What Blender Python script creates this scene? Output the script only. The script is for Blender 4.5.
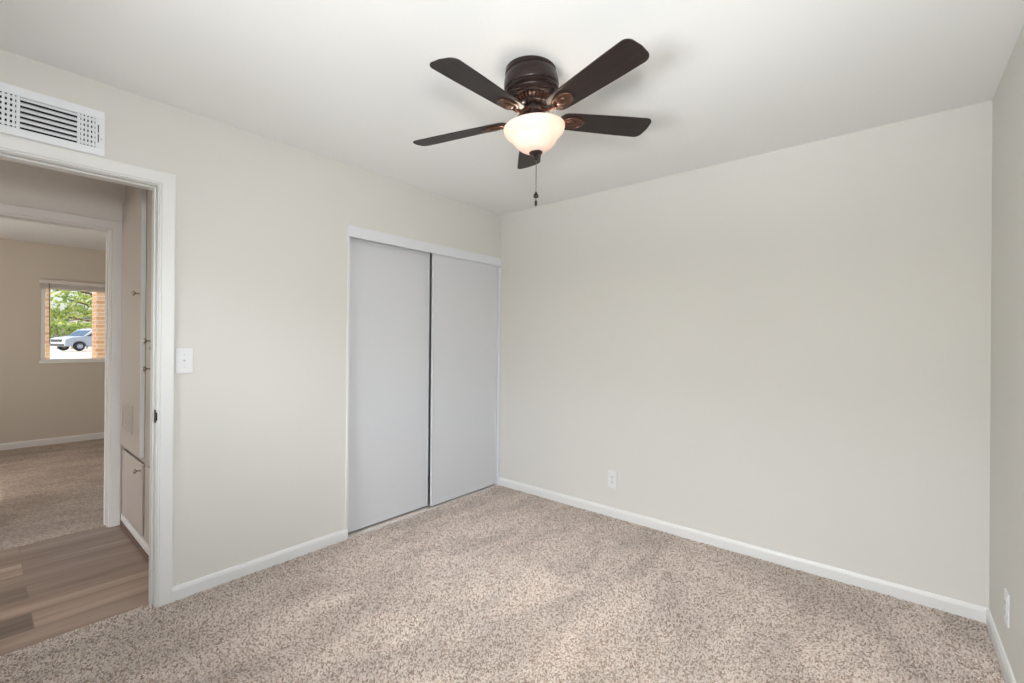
import bpy, bmesh, math, random
import numpy as np
from mathutils import Vector, Matrix

random.seed(7)
rng = np.random.default_rng(7)
S = bpy.context.scene
COL = S.collection
for o in list(bpy.data.objects):
    bpy.data.objects.remove(o, do_unlink=True)

# ------------------------------------------------------------------ camera
W, D, H = 3.063, 3.45, 2.44            # bedroom: width, depth, ceiling height (origin = left rear floor corner)
cam_d = bpy.data.cameras.new('camera')
cam_d.sensor_width = 36
cam_d.lens = 15.812
cam_d.clip_start = .02
cam_d.clip_end = 400
cam = bpy.data.objects.new('camera', cam_d)
COL.objects.link(cam)
R_ = Vector((0.76395532, 0.64522, 0.00796341))
U_ = Vector((-0.00536951, -0.00598414, 0.99996768))
F_ = Vector((-0.6452468, 0.76397339, 0.0011071))
M3 = Matrix((R_, U_, -F_)).transposed().to_4x4()
cam.matrix_world = Matrix.Translation((2.71016, -3.04422, 1.292)) @ M3
S.camera = cam

# ------------------------------------------------------------------ view, sky, daylight, added fill
S.view_settings.view_transform = 'Standard'
S.view_settings.look = 'None'
S.view_settings.gamma = 1
S.view_settings.use_curve_mapping = False
S.view_settings.exposure = 0.03

world = bpy.data.worlds.new('sky')
S.world = world
world.use_nodes = True
wn = world.node_tree.nodes
wl = world.node_tree.links
sky = wn.new('ShaderNodeTexSky')
sky.sky_type = 'NISHITA'
sky.sun_disc = False
sky.sun_elevation = math.radians(50)
sky.sun_rotation = math.radians(180)
sky.dust_density = 3.0
wl.new(sky.outputs[0], wn['Background'].inputs[0])
wn['Background'].inputs[1].default_value = 0.36


def lamp(name, kind, loc, energy, color=(1, 1, 1), direction=None, size=None, size_y=None, radius=None, spread=180):
    d = bpy.data.lights.new(name, kind)
    d.energy = energy
    d.color = color
    if kind == 'AREA':
        d.shape = 'RECTANGLE'
        d.size, d.size_y = size, size_y
        d.spread = math.radians(spread)
    if kind == 'SUN':
        d.angle = math.radians(.6)
    if radius is not None:
        d.shadow_soft_size = radius
    o = bpy.data.objects.new(name, d)
    COL.objects.link(o)
    o.location = loc
    if direction is not None:
        o.rotation_euler = Vector(direction).to_track_quat('-Z', 'Y').to_euler()
    return o


lamp('sun', 'SUN', (0, -20, 30), 4.2, (1, .96, .88), (.02, .62, -.78))
# daylight coming through the bedroom's own window (right wall, out of frame)
WIN_R = (-2.85, -1.00, .95, 2.05)       # y0, y1, z0, z1
WIN_B = (.35, 2.85, .95, 2.05)          # x0, x1, z0, z1 of a window added in the rear wall for fill light
lamp('window_daylight', 'AREA', (W + .32, -1.95, 1.45), 9, (.955, .99, 1), (-1, 0, -.2), 1.7, 1.1)
# the photographer's flash, just above the camera: it reaches the hall through the doorway
lamp('camera_flash', 'AREA', (2.78, -3.08, 1.60), 25, (.97, .99, 1), (-.72, .68, .0), .2, .2)
lamp('ceiling_fill', 'AREA', (2.5, -D - 3.7, -.5), 40, (.96, 1, .98), (.3, 3.7, 2.0), 2.4, 1.2, spread=60)  # unseen lamp added to brighten the ceiling from below
lamp('rear_fill', 'AREA', (1.7, -D - .32, 1.45), 16, (.955, .99, 1), (.25, 1, -.25), 1.5, 1.1)  # fill lamp added behind the camera for the walls
lamp('floor_fill', 'AREA', (1.3, -D - 1.5, 3.1), 340, (.955, .99, 1), (0, 1.5, -1.6), 3.6, 1.6)  # high lamp added outside to brighten the carpet
# fill lamps added behind made-up openings to brighten the far bedroom and hall
lamp('far_room_fill', 'AREA', (-3.4, -4.72, 1.45), 32, (1, .97, .92), (0, 1, .4), 1.2, 1.0)
lamp('hall_fill', 'AREA', (-.78, -6.3, 1.5), 5, (1, .97, .95), (0, 1, .1), .8, 1.6)
lamp('hall_side_fill', 'AREA', (.12, -4.4, 1.2), 2.2, (1, .97, .95), (-1, .3, .1), .9, 1.7)


# ------------------------------------------------------------------ materials
def lin(c):
    return tuple(((v / 255) / 12.92 if v / 255 <= .04045 else ((v / 255 + .055) / 1.055) ** 2.4) for v in c)


def new_mat(name):
    m = bpy.data.materials.new(name)
    m.use_nodes = True
    return m, m.node_tree.nodes, m.node_tree.links, m.node_tree.nodes['Principled BSDF']


def paint(name, rgb, rough=.6, metal=0, bump=0.0, bump_scale=120, var=0.0, var_scale=3.0, spec=.5):
    m, n, l, b = new_mat(name)
    c = lin(rgb)
    b.inputs['Roughness'].default_value = rough
    b.inputs['Metallic'].default_value = metal
    b.inputs['Specular IOR Level'].default_value = spec
    tc = n.new('ShaderNodeTexCoord')
    if var > 0:
        nz = n.new('ShaderNodeTexNoise')
        nz.inputs['Scale'].default_value = var_scale
        nz.inputs['Detail'].default_value = 4
        l.new(tc.outputs['Object'], nz.inputs['Vector'])
        mix = n.new('ShaderNodeMix')
        mix.data_type = 'RGBA'
        mix.inputs[6].default_value = (*[v * (1 - var) for v in c], 1)
        mix.inputs[7].default_value = (*[min(1, v * (1 + var)) for v in c], 1)
        l.new(nz.outputs['Fac'], mix.inputs[0])
        l.new(mix.outputs[2], b.inputs['Base Color'])
    else:
        b.inputs['Base Color'].default_value = (*c, 1)
    if bump > 0:
        nz2 = n.new('ShaderNodeTexNoise')
        nz2.inputs['Scale'].default_value = bump_scale
        nz2.inputs['Detail'].default_value = 3
        l.new(tc.outputs['Object'], nz2.inputs['Vector'])
        bp = n.new('ShaderNodeBump')
        bp.inputs['Strength'].default_value = bump
        bp.inputs['Distance'].default_value = .002
        l.new(nz2.outputs['Fac'], bp.inputs['Height'])
        l.new(bp.outputs[0], b.inputs['Normal'])
    return m


M = {}
M['wall'] = paint('greige_wall_paint', (219, 217, 211), .75, bump=.12, bump_scale=140, var=.008, spec=.25)
M['ceiling'] = paint('ceiling_paint', (240, 240, 239), .85, bump=.25, bump_scale=90, spec=.2)
M['trim'] = paint('white_trim_paint', (228, 228, 226), .38, var=.004)
M['hallwall'] = paint('hall_wall_paint', (232, 227, 221), .7, bump=.1, spec=.3)
M['farwall'] = paint('far_bedroom_wall_paint', (210, 199, 184), .75, bump=.1, spec=.25)
M['halltrim'] = paint('hall_trim_paint', (232, 229, 226), .4)
M['cabinet'] = paint('cabinet_paint', (190, 181, 172), .4, var=.01)
M['lit_cabinet_edge'] = M['halltrim']
M['closet'] = paint('closet_door_white', (216, 217, 220), .42, var=.004)
M['track'] = paint('closet_track_white_metal', (226, 228, 231), .35)
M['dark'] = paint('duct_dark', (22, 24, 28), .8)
M['plastic'] = paint('white_plastic', (229, 229, 231), .3)
M['vent'] = paint('vent_white_enamel', (236, 238, 241), .35)
M['slot'] = paint('socket_slot', (40, 38, 36), .6)
M['screw'] = paint('screw_metal', (200, 200, 198), .3, .9)
M['bronze'] = paint('oil_rubbed_bronze', (46, 34, 32), .27, .3, var=.12, var_scale=18)
M['bronze_hi'] = paint('brushed_copper_bronze', (88, 60, 46), .32, .6, var=.15, var_scale=30)
M['strike'] = paint('dark_strike_metal', (48, 38, 32), .4, .7)
M['nickel'] = paint('nickel_knob', (178, 172, 164), .25, .9)
M['toe'] = paint('brown_shoe_moulding', (112, 88, 72), .5, var=.1, var_scale=12)
M['chain'] = paint('chain_metal', (120, 112, 104), .35, .8)
M['blind'] = paint('blind_slats', (222, 214, 206), .5)
M['wand'] = paint('blind_wand', (92, 80, 74), .4)
M['vinyl'] = paint('white_vinyl_window', (236, 234, 230), .35)
M['carpaint'] = paint('silver_car_paint', (176, 182, 188), .2)
M['carglass'] = paint('car_window_glass', (60, 76, 92), .08)
M['rubber'] = paint('tyre_rubber', (38, 38, 40), .8)
M['alloy'] = paint('alloy_wheel', (170, 172, 176), .3, .8)
M['grille'] = paint('black_car_trim', (44, 46, 50), .5)
M['lens'] = paint('headlight_lens', (210, 216, 222), .1)
M['bark'] = paint('tree_bark', (120, 92, 74), .9, var=.25, var_scale=10)
M['stucco'] = paint('white_stucco', (236, 232, 224), .9, bump=.2, bump_scale=20)
M['shingle'] = paint('grey_shingle', (128, 128, 132), .9, var=.12, var_scale=8)
M['concrete'] = paint('pale_concrete', (196, 190, 176), .9, var=.06, var_scale=1.5)
M['asphalt'] = paint('grey_asphalt', (150, 148, 146), .9, var=.06, var_scale=1)  # mid grey with slight random variation
M['exterior'] = paint('exterior_stucco', (220, 212, 198), .9)


def leaf_mat(name, a, b_):
    m, n, l, b = new_mat(name)
    g = n.new('ShaderNodeNewGeometry')
    mix = n.new('ShaderNodeMix')
    mix.data_type = 'RGBA'
    mix.inputs[6].default_value = (*lin(a), 1)
    mix.inputs[7].default_value = (*lin(b_), 1)
    l.new(g.outputs['Random Per Island'], mix.inputs[0])
    l.new(mix.outputs[2], b.inputs['Base Color'])
    b.inputs['Roughness'].default_value = .5
    tr = n.new('ShaderNodeBsdfTranslucent')
    l.new(mix.outputs[2], tr.inputs[0])
    ms = n.new('ShaderNodeMixShader')
    ms.inputs[0].default_value = .4
    l.new(b.outputs[0], ms.inputs[1])
    l.new(tr.outputs[0], ms.inputs[2])
    l.new(ms.outputs[0], n['Material Output'].inputs[0])
    return m


M['leaf'] = leaf_mat('yellow_green_leaves', (110, 146, 66), (214, 218, 124))  # each leaf picks a random tone between green and pale yellow-green
M['leaf2'] = leaf_mat('green_leaves', (70, 112, 60), (150, 186, 112))


def glass_mat():
    m, n, l, b = new_mat('clear_window_glass')
    t = n.new('ShaderNodeBsdfTransparent')
    gl = n.new('ShaderNodeBsdfGlossy')
    gl.inputs['Roughness'].default_value = .02
    fr = n.new('ShaderNodeFresnel')
    fr.inputs[0].default_value = 1.45
    ms = n.new('ShaderNodeMixShader')
    l.new(fr.outputs[0], ms.inputs[0])
    l.new(t.outputs[0], ms.inputs[1])
    l.new(gl.outputs[0], ms.inputs[2])
    l.new(ms.outputs[0], n['Material Output'].inputs[0])
    return m


M['glass'] = glass_mat()


def brick_mat():
    m, n, l, b = new_mat('orange_brick')
    tc = n.new('ShaderNodeTexCoord')
    sx = n.new('ShaderNodeSeparateXYZ')
    l.new(tc.outputs['Object'], sx.inputs[0])
    su = n.new('ShaderNodeMath')
    l.new(sx.outputs[0], su.inputs[0])
    l.new(sx.outputs[1], su.inputs[1])
    mp = n.new('ShaderNodeCombineXYZ')
    l.new(su.outputs[0], mp.inputs[0])
    l.new(sx.outputs[2], mp.inputs[1])
    br = n.new('ShaderNodeTexBrick')
    br.inputs['Color1'].default_value = (*lin((214, 160, 108)), 1)
    br.inputs['Color2'].default_value = (*lin((234, 192, 140)), 1)
    br.inputs['Mortar'].default_value = (*lin((232, 214, 190)), 1)
    br.inputs['Scale'].default_value = 1
    br.inputs['Brick Width'].default_value = .2
    br.inputs['Row Height'].default_value = .066
    br.inputs['Mortar Size'].default_value = .008
    l.new(mp.outputs[0], br.inputs['Vector'])
    l.new(br.outputs[0], b.inputs['Base Color'])
    b.inputs['Roughness'].default_value = .9
    return m


M['brick'] = brick_mat()


def plank_mat():
    m, n, l, b = new_mat('vinyl_plank_floor')
    tc = n.new('ShaderNodeTexCoord')
    mp = n.new('ShaderNodeMapping')
    mp.inputs['Rotation'].default_value = (0, 0, math.radians(90))
    mp.inputs['Location'].default_value = (.33, .047, 0)
    l.new(tc.outputs['Object'], mp.inputs[0])
    br = n.new('ShaderNodeTexBrick')
    br.offset = .37
    br.inputs['Color1'].default_value = (.0, .0, .0, 1)
    br.inputs['Color2'].default_value = (1, 1, 1, 1)
    br.inputs['Mortar'].default_value = (0, 0, 0, 1)
    br.inputs['Scale'].default_value = 1
    br.inputs['Brick Width'].default_value = 1.22
    br.inputs['Row Height'].default_value = .18
    br.inputs['Mortar Size'].default_value = .0022
    br.inputs['Mortar Smooth'].default_value = .3
    l.new(mp.outputs[0], br.inputs['Vector'])
    # long grain, a different stretch of wood in every plank
    mp2 = n.new('ShaderNodeMapping')
    mp2.inputs['Scale'].default_value = (11, .8, 1)
    l.new(tc.outputs['Object'], mp2.inputs[0])
    comb = n.new('ShaderNodeVectorMath')
    comb.operation = 'MULTIPLY_ADD'
    comb.inputs[1].default_value = (7, 13, 0)
    l.new(br.outputs['Color'], comb.inputs[0])
    l.new(mp2.outputs[0], comb.inputs[2])
    nz = n.new('ShaderNodeTexNoise')
    nz.inputs['Scale'].default_value = 1.0
    nz.inputs['Detail'].default_value = 6
    nz.inputs['Roughness'].default_value = .62
    nz.inputs['Distortion'].default_value = .5
    l.new(comb.outputs[0], nz.inputs['Vector'])
    ramp = n.new('ShaderNodeValToRGB')
    e = ramp.color_ramp.elements
    e[0].position, e[0].color = .3, (*lin((126, 106, 90)), 1)
    e[1].position, e[1].color = .72, (*lin((178, 159, 142)), 1)
    mid = e.new(.5)
    mid.color = (*lin((152, 131, 115)), 1)
    l.new(nz.outputs['Fac'], ramp.inputs[0])
    tone = n.new('ShaderNodeMix')
    tone.data_type = 'RGBA'
    tone.blend_type = 'MULTIPLY'
    tone.inputs[0].default_value = 1
    tr = n.new('ShaderNodeMapRange')
    tr.inputs[3].default_value = .60
    tr.inputs[4].default_value = 1.32
    l.new(br.outputs['Color'], tr.inputs[0])
    l.new(ramp.outputs[0], tone.inputs[6])
    l.new(tr.outputs[0], tone.inputs[7])
    l.new(tone.outputs[2], b.inputs['Base Color'])
    b.inputs['Roughness'].default_value = .42
    bp = n.new('ShaderNodeBump')
    bp.inputs['Strength'].default_value = .15
    bp.inputs['Distance'].default_value = .001
    l.new(nz.outputs['Fac'], bp.inputs['Height'])
    l.new(bp.outputs[0], b.inputs['Normal'])
    return m


M['plank'] = plank_mat()


def carpet_mat(name, light, dark, fine, yarn=False):
    m, n, l, b = new_mat(name)
    tc = n.new('ShaderNodeTexCoord')
    n1 = n.new('ShaderNodeTexNoise')           # flecks from yarn to yarn
    n1.inputs['Scale'].default_value = fine
    n1.inputs['Detail'].default_value = 2
    n1.inputs['Roughness'].default_value = .6
    n2 = n.new('ShaderNodeTexNoise')           # worn and brushed patches
    n2.inputs['Scale'].default_value = 3.2
    n2.inputs['Detail'].default_value = 5
    n2.inputs['Distortion'].default_value = .6
    l.new(tc.outputs['Object'], n1.inputs['Vector'])
    st = n.new('ShaderNodeMapping')            # strokes of the vacuum cleaner, drawn out along the room
    st.inputs['Rotation'].default_value = (0, 0, math.radians(14))
    st.inputs['Scale'].default_value = (1.5, .6, 1)
    l.new(tc.outputs['Object'], st.inputs[0])
    l.new(st.outputs[0], n2.inputs['Vector'])
    r1 = n.new('ShaderNodeMapRange')
    r1.inputs[1].default_value, r1.inputs[2].default_value = (.3, .54) if yarn else (.33, .67)
    if yarn:
        g = n.new('ShaderNodeNewGeometry')
        av = n.new('ShaderNodeMath')
        av.operation = 'MULTIPLY_ADD'
        av.inputs[1].default_value = .42
        l.new(g.outputs['Random Per Island'], av.inputs[0])
        sc = n.new('ShaderNodeMath')
        sc.operation = 'MULTIPLY_ADD'
        sc.inputs[1].default_value, sc.inputs[2].default_value = .5, .04
        l.new(n1.outputs['Fac'], sc.inputs[0])
        l.new(sc.outputs[0], av.inputs[2])
        l.new(av.outputs[0], r1.inputs[0])
    else:
        l.new(n1.outputs['Fac'], r1.inputs[0])
    mix = n.new('ShaderNodeMix')
    mix.data_type = 'RGBA'
    mix.inputs[6].default_value = (*lin(dark), 1)
    mix.inputs[7].default_value = (*lin(light), 1)
    l.new(r1.outputs[0], mix.inputs[0])
    r2 = n.new('ShaderNodeMapRange')
    r2.inputs[1].default_value, r2.inputs[2].default_value = .40, .60
    r2.inputs[3].default_value, r2.inputs[4].default_value = .88, 1.06
    l.new(n2.outputs['Fac'], r2.inputs[0])
    mul = n.new('ShaderNodeMix')
    mul.data_type = 'RGBA'
    mul.blend_type = 'MULTIPLY'
    mul.inputs[0].default_value = 1
    l.new(mix.outputs[2], mul.inputs[6])
    l.new(r2.outputs[0], mul.inputs[7])
    l.new(mul.outputs[2], b.inputs['Base Color'])
    b.inputs['Roughness'].default_value = .95
    b.inputs['Specular IOR Level'].default_value = .1
    bp = n.new('ShaderNodeBump')
    bp.inputs['Strength'].default_value = .5
    bp.inputs['Distance'].default_value = .006
    l.new(n1.outputs['Fac'], bp.inputs['Height'])
    l.new(bp.outputs[0], b.inputs['Normal'])
    if yarn:
        n['Principled BSDF'].inputs['Normal'].links and l.remove(n['Principled BSDF'].inputs['Normal'].links[0])
        tr = n.new('ShaderNodeBsdfTranslucent')
        l.new(mul.outputs[2], tr.inputs[0])
        ms = n.new('ShaderNodeMixShader')
        ms.inputs[0].default_value = .12
        l.new(b.outputs[0], ms.inputs[1])
        l.new(tr.outputs[0], ms.inputs[2])
        l.new(ms.outputs[0], n['Material Output'].inputs[0])
    return m


M['carpet'] = carpet_mat('beige_carpet_yarn', (243, 231, 221), (172, 147, 131), 150, True)
M['carpet_back'] = carpet_mat('beige_carpet_backing', (226, 210, 196), (190, 170, 154), 60)
M['far_carpet'] = carpet_mat('far_bedroom_carpet', (196, 182, 170), (154, 138, 126), 75)


def blade_mat():
    m, n, l, b = new_mat('dark_walnut_blade')
    tc = n.new('ShaderNodeTexCoord')
    mp = n.new('ShaderNodeMapping')
    mp.inputs['Scale'].default_value = (3, 60, 30)
    l.new(tc.outputs['Object'], mp.inputs[0])
    nz = n.new('ShaderNodeTexNoise')
    nz.inputs['Scale'].default_value = 1.5
    nz.inputs['Detail'].default_value = 5
    l.new(mp.outputs[0], nz.inputs['Vector'])
    ramp = n.new('ShaderNodeValToRGB')
    ramp.color_ramp.elements[0].position = .3
    ramp.color_ramp.elements[0].color = (*lin((27, 19, 18)), 1)
    ramp.color_ramp.elements[1].position = .75
    ramp.color_ramp.elements[1].color = (*lin((46, 34, 31)), 1)
    l.new(nz.outputs['Fac'], ramp.inputs[0])
    l.new(ramp.outputs[0], b.inputs['Base Color'])
    b.inputs['Roughness'].default_value = .42
    b.inputs['Specular IOR Level'].default_value = .35
    return m


M['blade'] = blade_mat()


def shade_mat():
    m, n, l, b = new_mat('alabaster_glass_shade')
    tc = n.new('ShaderNodeTexCoord')
    nz = n.new('ShaderNodeTexNoise')
    nz.inputs['Scale'].default_value = 14
    nz.inputs['Detail'].default_value = 4
    nz.inputs['Distortion'].default_value = 1.5
    l.new(tc.outputs['Object'], nz.inputs['Vector'])
    mix = n.new('ShaderNodeMix')
    mix.data_type = 'RGBA'
    mix.inputs[6].default_value = (*lin((244, 222, 208)), 1)
    mix.inputs[7].default_value = (*lin((255, 248, 240)), 1)
    l.new(nz.outputs['Fac'], mix.inputs[0])
    l.new(mix.outputs[2], b.inputs['Base Color'])
    b.inputs['Roughness'].default_value = .25
    tr = n.new('ShaderNodeBsdfTranslucent')
    l.new(mix.outputs[2], tr.inputs[0])
    ms = n.new('ShaderNodeMixShader')
    ms.inputs[0].default_value = .5
    l.new(b.outputs[0], ms.inputs[1])
    l.new(tr.outputs[0], ms.inputs[2])
    em = n.new('ShaderNodeEmission')           # the lit glass of a lamp that is switched on
    em.inputs['Strength'].default_value = .08
    l.new(mix.outputs[2], em.inputs[0])
    ad = n.new('ShaderNodeAddShader')
    l.new(ms.outputs[0], ad.inputs[0])
    l.new(em.outputs[0], ad.inputs[1])
    l.new(ad.outputs[0], n['Material Output'].inputs[0])
    return m


M['shade'] = shade_mat()


# ------------------------------------------------------------------ mesh helpers
class MB:
    def __init__(s):
        s.v, s.f = [], []

    def add(s, v, f):
        k = len(s.v)
        s.v += [tuple(p) for p in v]
        s.f += [tuple(i + k for i in q) for q in f]
        return s

    def box(s, x0, x1, y0, y1, z0, z1):
        x0, x1 = sorted((x0, x1)); y0, y1 = sorted((y0, y1)); z0, z1 = sorted((z0, z1))
        v = [(x, y, z) for z in (z0, z1) for y in (y0, y1) for x in (x0, x1)]
        return s.add(v, [(0, 2, 3, 1), (4, 5, 7, 6), (0, 1, 5, 4), (2, 6, 7, 3), (0, 4, 6, 2), (1, 3, 7, 5)])

    def lathe(s, prof, n=48, origin=(0, 0, 0), close=False):
        # prof: (radius, z) from one end to the other, about local z
        k = len(s.v)
        m = len(prof)
        for i in range(n):
            a = 2 * math.pi * i / n
            for r, z in prof:
                s.v.append((origin[0] + r * math.cos(a), origin[1] + r * math.sin(a), origin[2] + z))
        for i in range(n):
            j = (i + 1) % n
            for q in range(m - 1 if not close else m):
                q2 = (q + 1) % m
                s.f.append((k + i * m + q, k + j * m + q, k + j * m + q2, k + i * m + q2))
        return s

    def tube(s, pts, rad, n=8, caps=True):
        pts = [Vector(p) for p in pts]
        if not isinstance(rad, (list, tuple)):
            rad = [rad] * len(pts)
        k = len(s.v)
        up = Vector((0, 0, 1))
        for i, p in enumerate(pts):
            t = (pts[min(i + 1, len(pts) - 1)] - pts[max(i - 1, 0)]).normalized()
            a = t.cross(up)
            if a.length < 1e-3:
                a = t.cross(Vector((1, 0, 0)))
            a.normalize()
            b = t.cross(a)
            for q in range(n):
                th = 2 * math.pi * q / n
                s.v.append(tuple(p + (a * math.cos(th) + b * math.sin(th)) * rad[i]))
        for i in range(len(pts) - 1):
            for q in range(n):
                q2 = (q + 1) % n
                s.f.append((k + i * n + q, k + i * n + q2, k + (i + 1) * n + q2, k + (i + 1) * n + q))
        if caps:
            s.f.append(tuple(k + q for q in reversed(range(n))))
            e = k + (len(pts) - 1) * n
            s.f.append(tuple(e + q for q in range(n)))
        return s

    def prism(s, poly, thick, to3):
        # poly: 2D outline; to3(u, v, w) -> 3D; w runs 0..thick
        n = len(poly)
        k = len(s.v)
        for w in (0, thick):
            for u, v in poly:
                s.v.append(tuple(to3(u, v, w)))
        s.f.append(tuple(k + i for i in reversed(range(n))))
        s.f.append(tuple(k + n + i for i in range(n)))
        for i in range(n):
            j = (i + 1) % n
            s.f.append((k + i, k + j, k + n + j, k + n + i))
        return s

    def sweep(s, prof, path, closed_prof=True):
        # path: list of functions prof(u, t) -> 3D, one per station (mitred corners are given by the station)
        n = len(prof)
        k = len(s.v)
        for st in path:
            for u, t in prof:
                s.v.append(tuple(st(u, t)))
        for i in range(len(path) - 1):
            for q in range(n):
                q2 = (q + 1) % n
                s.f.append((k + i * n + q, k + i * n + q2, k + (i + 1) * n + q2, k + (i + 1) * n + q))
        s.f.append(tuple(k + q for q in reversed(range(n))))
        e = k + (len(path) - 1) * n
        s.f.append(tuple(e + q for q in range(n)))
        return s

    def build(s, name, mat, parent=None, loc=(0, 0, 0), bevel=0, smooth=False, seg=2):
        me = bpy.data.meshes.new(name)
        me.from_pydata(s.v, [], s.f)
        bm = bmesh.new()
        bm.from_mesh(me)
        bmesh.ops.recalc_face_normals(bm, faces=bm.faces)
        bm.to_mesh(me)
        bm.free()
        if smooth:
            me.polygons.foreach_set('use_smooth', [True] * len(me.polygons))
            try:
                me.set_sharp_from_angle(angle=math.radians(40))
            except Exception:
                pass
        me.materials.append(mat)
        o = bpy.data.objects.new(name, me)
        COL.objects.link(o)
        o.location = loc
        if parent:
            o.parent = parent
        if bevel:
            b = o.modifiers.new('bevel', 'BEVEL')
            b.width = bevel
            b.segments = seg
            b.limit_method = 'ANGLE'
        return o


def tag(o, label=None, cat=None, group=None, kind=None):
    if label: o['label'] = label
    if cat: o['category'] = cat
    if group: o['group'] = group
    if kind: o['kind'] = kind
    return o


def empty(name, loc=(0, 0, 0), rot=(0, 0, 0)):
    o = bpy.data.objects.new(name, None)
    o.empty_display_size = .1
    COL.objects.link(o)
    o.location = loc
    o.rotation_euler = rot
    return o


def struct(o):
    o['kind'] = 'structure'
    return o


def wall_grid(name, mat, axis, a0, a1, t0, t1, z0, z1, holes):
    """A wall slab with rectangular holes. axis 'x': runs along y at x in [t0,t1]; axis 'y': runs along x."""
    us = sorted({a0, a1, *[h[0] for h in holes], *[h[1] for h in holes]})
    zs = sorted({z0, z1, *[h[2] for h in holes], *[h[3] for h in holes]})
    us = [u for u in us if a0 <= u <= a1]
    zs = [z for z in zs if z0 <= z <= z1]
    solid = {}
    for i in range(len(us) - 1):
        for j in range(len(zs) - 1):
            uc, zc = (us[i] + us[i + 1]) / 2, (zs[j] + zs[j + 1]) / 2
            solid[i, j] = not any(h[0] < uc < h[1] and h[2] < zc < h[3] for h in holes)
    m = MB()
    P = (lambda u, t, z: (t, u, z)) if axis == 'x' else (lambda u, t, z: (u, t, z))
    for (i, j), ok in solid.items():
        if not ok:
            continue
        u0, u1, w0, w1 = us[i], us[i + 1], zs[j], zs[j + 1]
        for t in (t0, t1):
            m.add([P(u0, t, w0), P(u1, t, w0), P(u1, t, w1), P(u0, t, w1)], [(0, 1, 2, 3)])
        for di, dj, q in ((-1, 0, [(u0, w0), (u0, w1)]), (1, 0, [(u1, w0), (u1, w1)]),
                          (0, -1, [(u0, w0), (u1, w0)]), (0, 1, [(u0, w1), (u1, w1)])):
            if not solid.get((i + di, j + dj), False):
                (ua, za), (ub, zb) = q
                m.add([P(ua, t0, za), P(ub, t0, zb), P(ub, t1, zb), P(ua, t1, za)], [(0, 1, 2, 3)])
    me_o = m.build(name, mat)
    bm = bmesh.new()
    bm.from_mesh(me_o.data)
    bmesh.ops.remove_doubles(bm, verts=bm.verts, dist=1e-5)
    bmesh.ops.recalc_face_normals(bm, faces=bm.faces)
    bm.to_mesh(me_o.data)
    bm.free()
    return struct(me_o)


# ------------------------------------------------------------------ bedroom shell
ZF = -.012                                   # level of the hard floors; the pile reaches about zero
struct(MB().box(-.06, W + .12, -D - .12, .12, -.12, -.0045).build('floor', M['carpet_back']))
struct(MB().box(-.12, W + .12, -D - .12, .12, H, H + .12).build('ceiling', M['ceiling']))
DOOR = (-3.257, -2.492)                      # clear opening of the bedroom door along y
CLO = (-1.490, -.012)                        # closet opening along y
wall_grid('wall_left', M['wall'], 'x', -D - .12, .12, -.12, 0, -.12, H,
          [(DOOR[0] - .02, DOOR[1] + .02, -.12, 2.054), (CLO[0], CLO[1], -.12, 2.04)])
wall_grid('wall_back', M['wall'], 'y', 0, W + .12, 0, .12, -.12, H, [])
wall_grid('wall_right', M['wall'], 'x', -D - .12, 0, W, W + .12, -.12, H, [WIN_R])
wall_grid('wall_rear', M['wall'], 'y', 0, W, -D - .12, -D, -.12, H, [WIN_B])

# closet interior behind the sliding doors
m = MB()
m.box(-.75, -.72, CLO[0] - .05, .12, -.12, H)
m.box(-.72, -.12, CLO[0] - .05, CLO[0] - .02, -.12, H)
m.box(-.72, -.12, .09, .12, -.12, H)
m.box(-.72, -.12, CLO[0] - .02, .09, H - .03, H)
struct(m.build('wall_closet', M['wall']))
struct(MB().box(-.72, -.06, CLO[0] - .02, .09, -.12, ZF).build('floor_closet', M['carpet_back']))

# eave added out of view to keep sun off the right-hand window
struct(MB().box(W + .12, W + .95, -8, .3, 2.40, 2.48).build('added_eave', M['exterior']))

# the bedroom window (right wall, out of the frame)
def bedroom_window(name, loc, rot, wid, hh):
    """Two-light sliding window, built for a wall facing -x (the room) and turned."""
    w = struct(empty(name, loc, (0, 0, rot)))
    hw = wid / 2
    m = MB()
    for a, b, c, d in ((-hw, hw, 0, .04), (-hw, hw, hh - .04, hh), (-hw, -hw + .04, .04, hh - .04), (hw - .04, hw, .04, hh - .04), (-.02, .02, .04, hh - .04)):
        m.box(.03, .09, a, b, c, d)
    m.build('window_frame', M['vinyl'], w, bevel=.003)
    m = MB().box(.058, .062, -hw + .04, -.02, .04, hh - .04).box(.058, .062, .02, hw - .04, .04, hh - .04)
    m.build('window_pane', M['glass'], w)


bedroom_window('window_2', (W, (WIN_R[0] + WIN_R[1]) / 2, WIN_R[2]), 0, WIN_R[1] - WIN_R[0], WIN_R[3] - WIN_R[2])
bedroom_window('rear_fill_window', ((WIN_B[0] + WIN_B[1]) / 2, -D, WIN_B[2]), -math.pi / 2, WIN_B[1] - WIN_B[0], WIN_B[3] - WIN_B[2])  # made-up rear window that lets the fill lamps in


# baseboards: moulded profile swept along the wall
BB = [(0, 0), (.012, 0), (.012, .054), (.0095, .062), (.006, .069), (0, .071)]


def baseboard(name, mat, pts_fn, a0, a1, z=ZF, h=1.0):
    # pts_fn(a, off, z) -> point
    m = MB().sweep([(u, t * h) for u, t in BB], [lambda u, t: pts_fn(a0, u, z + t), lambda u, t: pts_fn(a1, u, z + t)])
    return struct(m.build(name, mat))


BH = 1.13
baseboard('baseboard_back', M['trim'], lambda a, o, z: (a, -o, z), 0, W, h=BH)
baseboard('baseboard_right', M['trim'], lambda a, o, z: (W - o, a, z), -D, 0, h=BH)
baseboard('baseboard_left', M['trim'], lambda a, o, z: (o, a, z), DOOR[1] + .0665, CLO[0] + .002, h=BH)
baseboard('baseboard_rear', M['trim'], lambda a, o, z: (a, -D + o, z), 0, W, h=BH)

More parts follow.
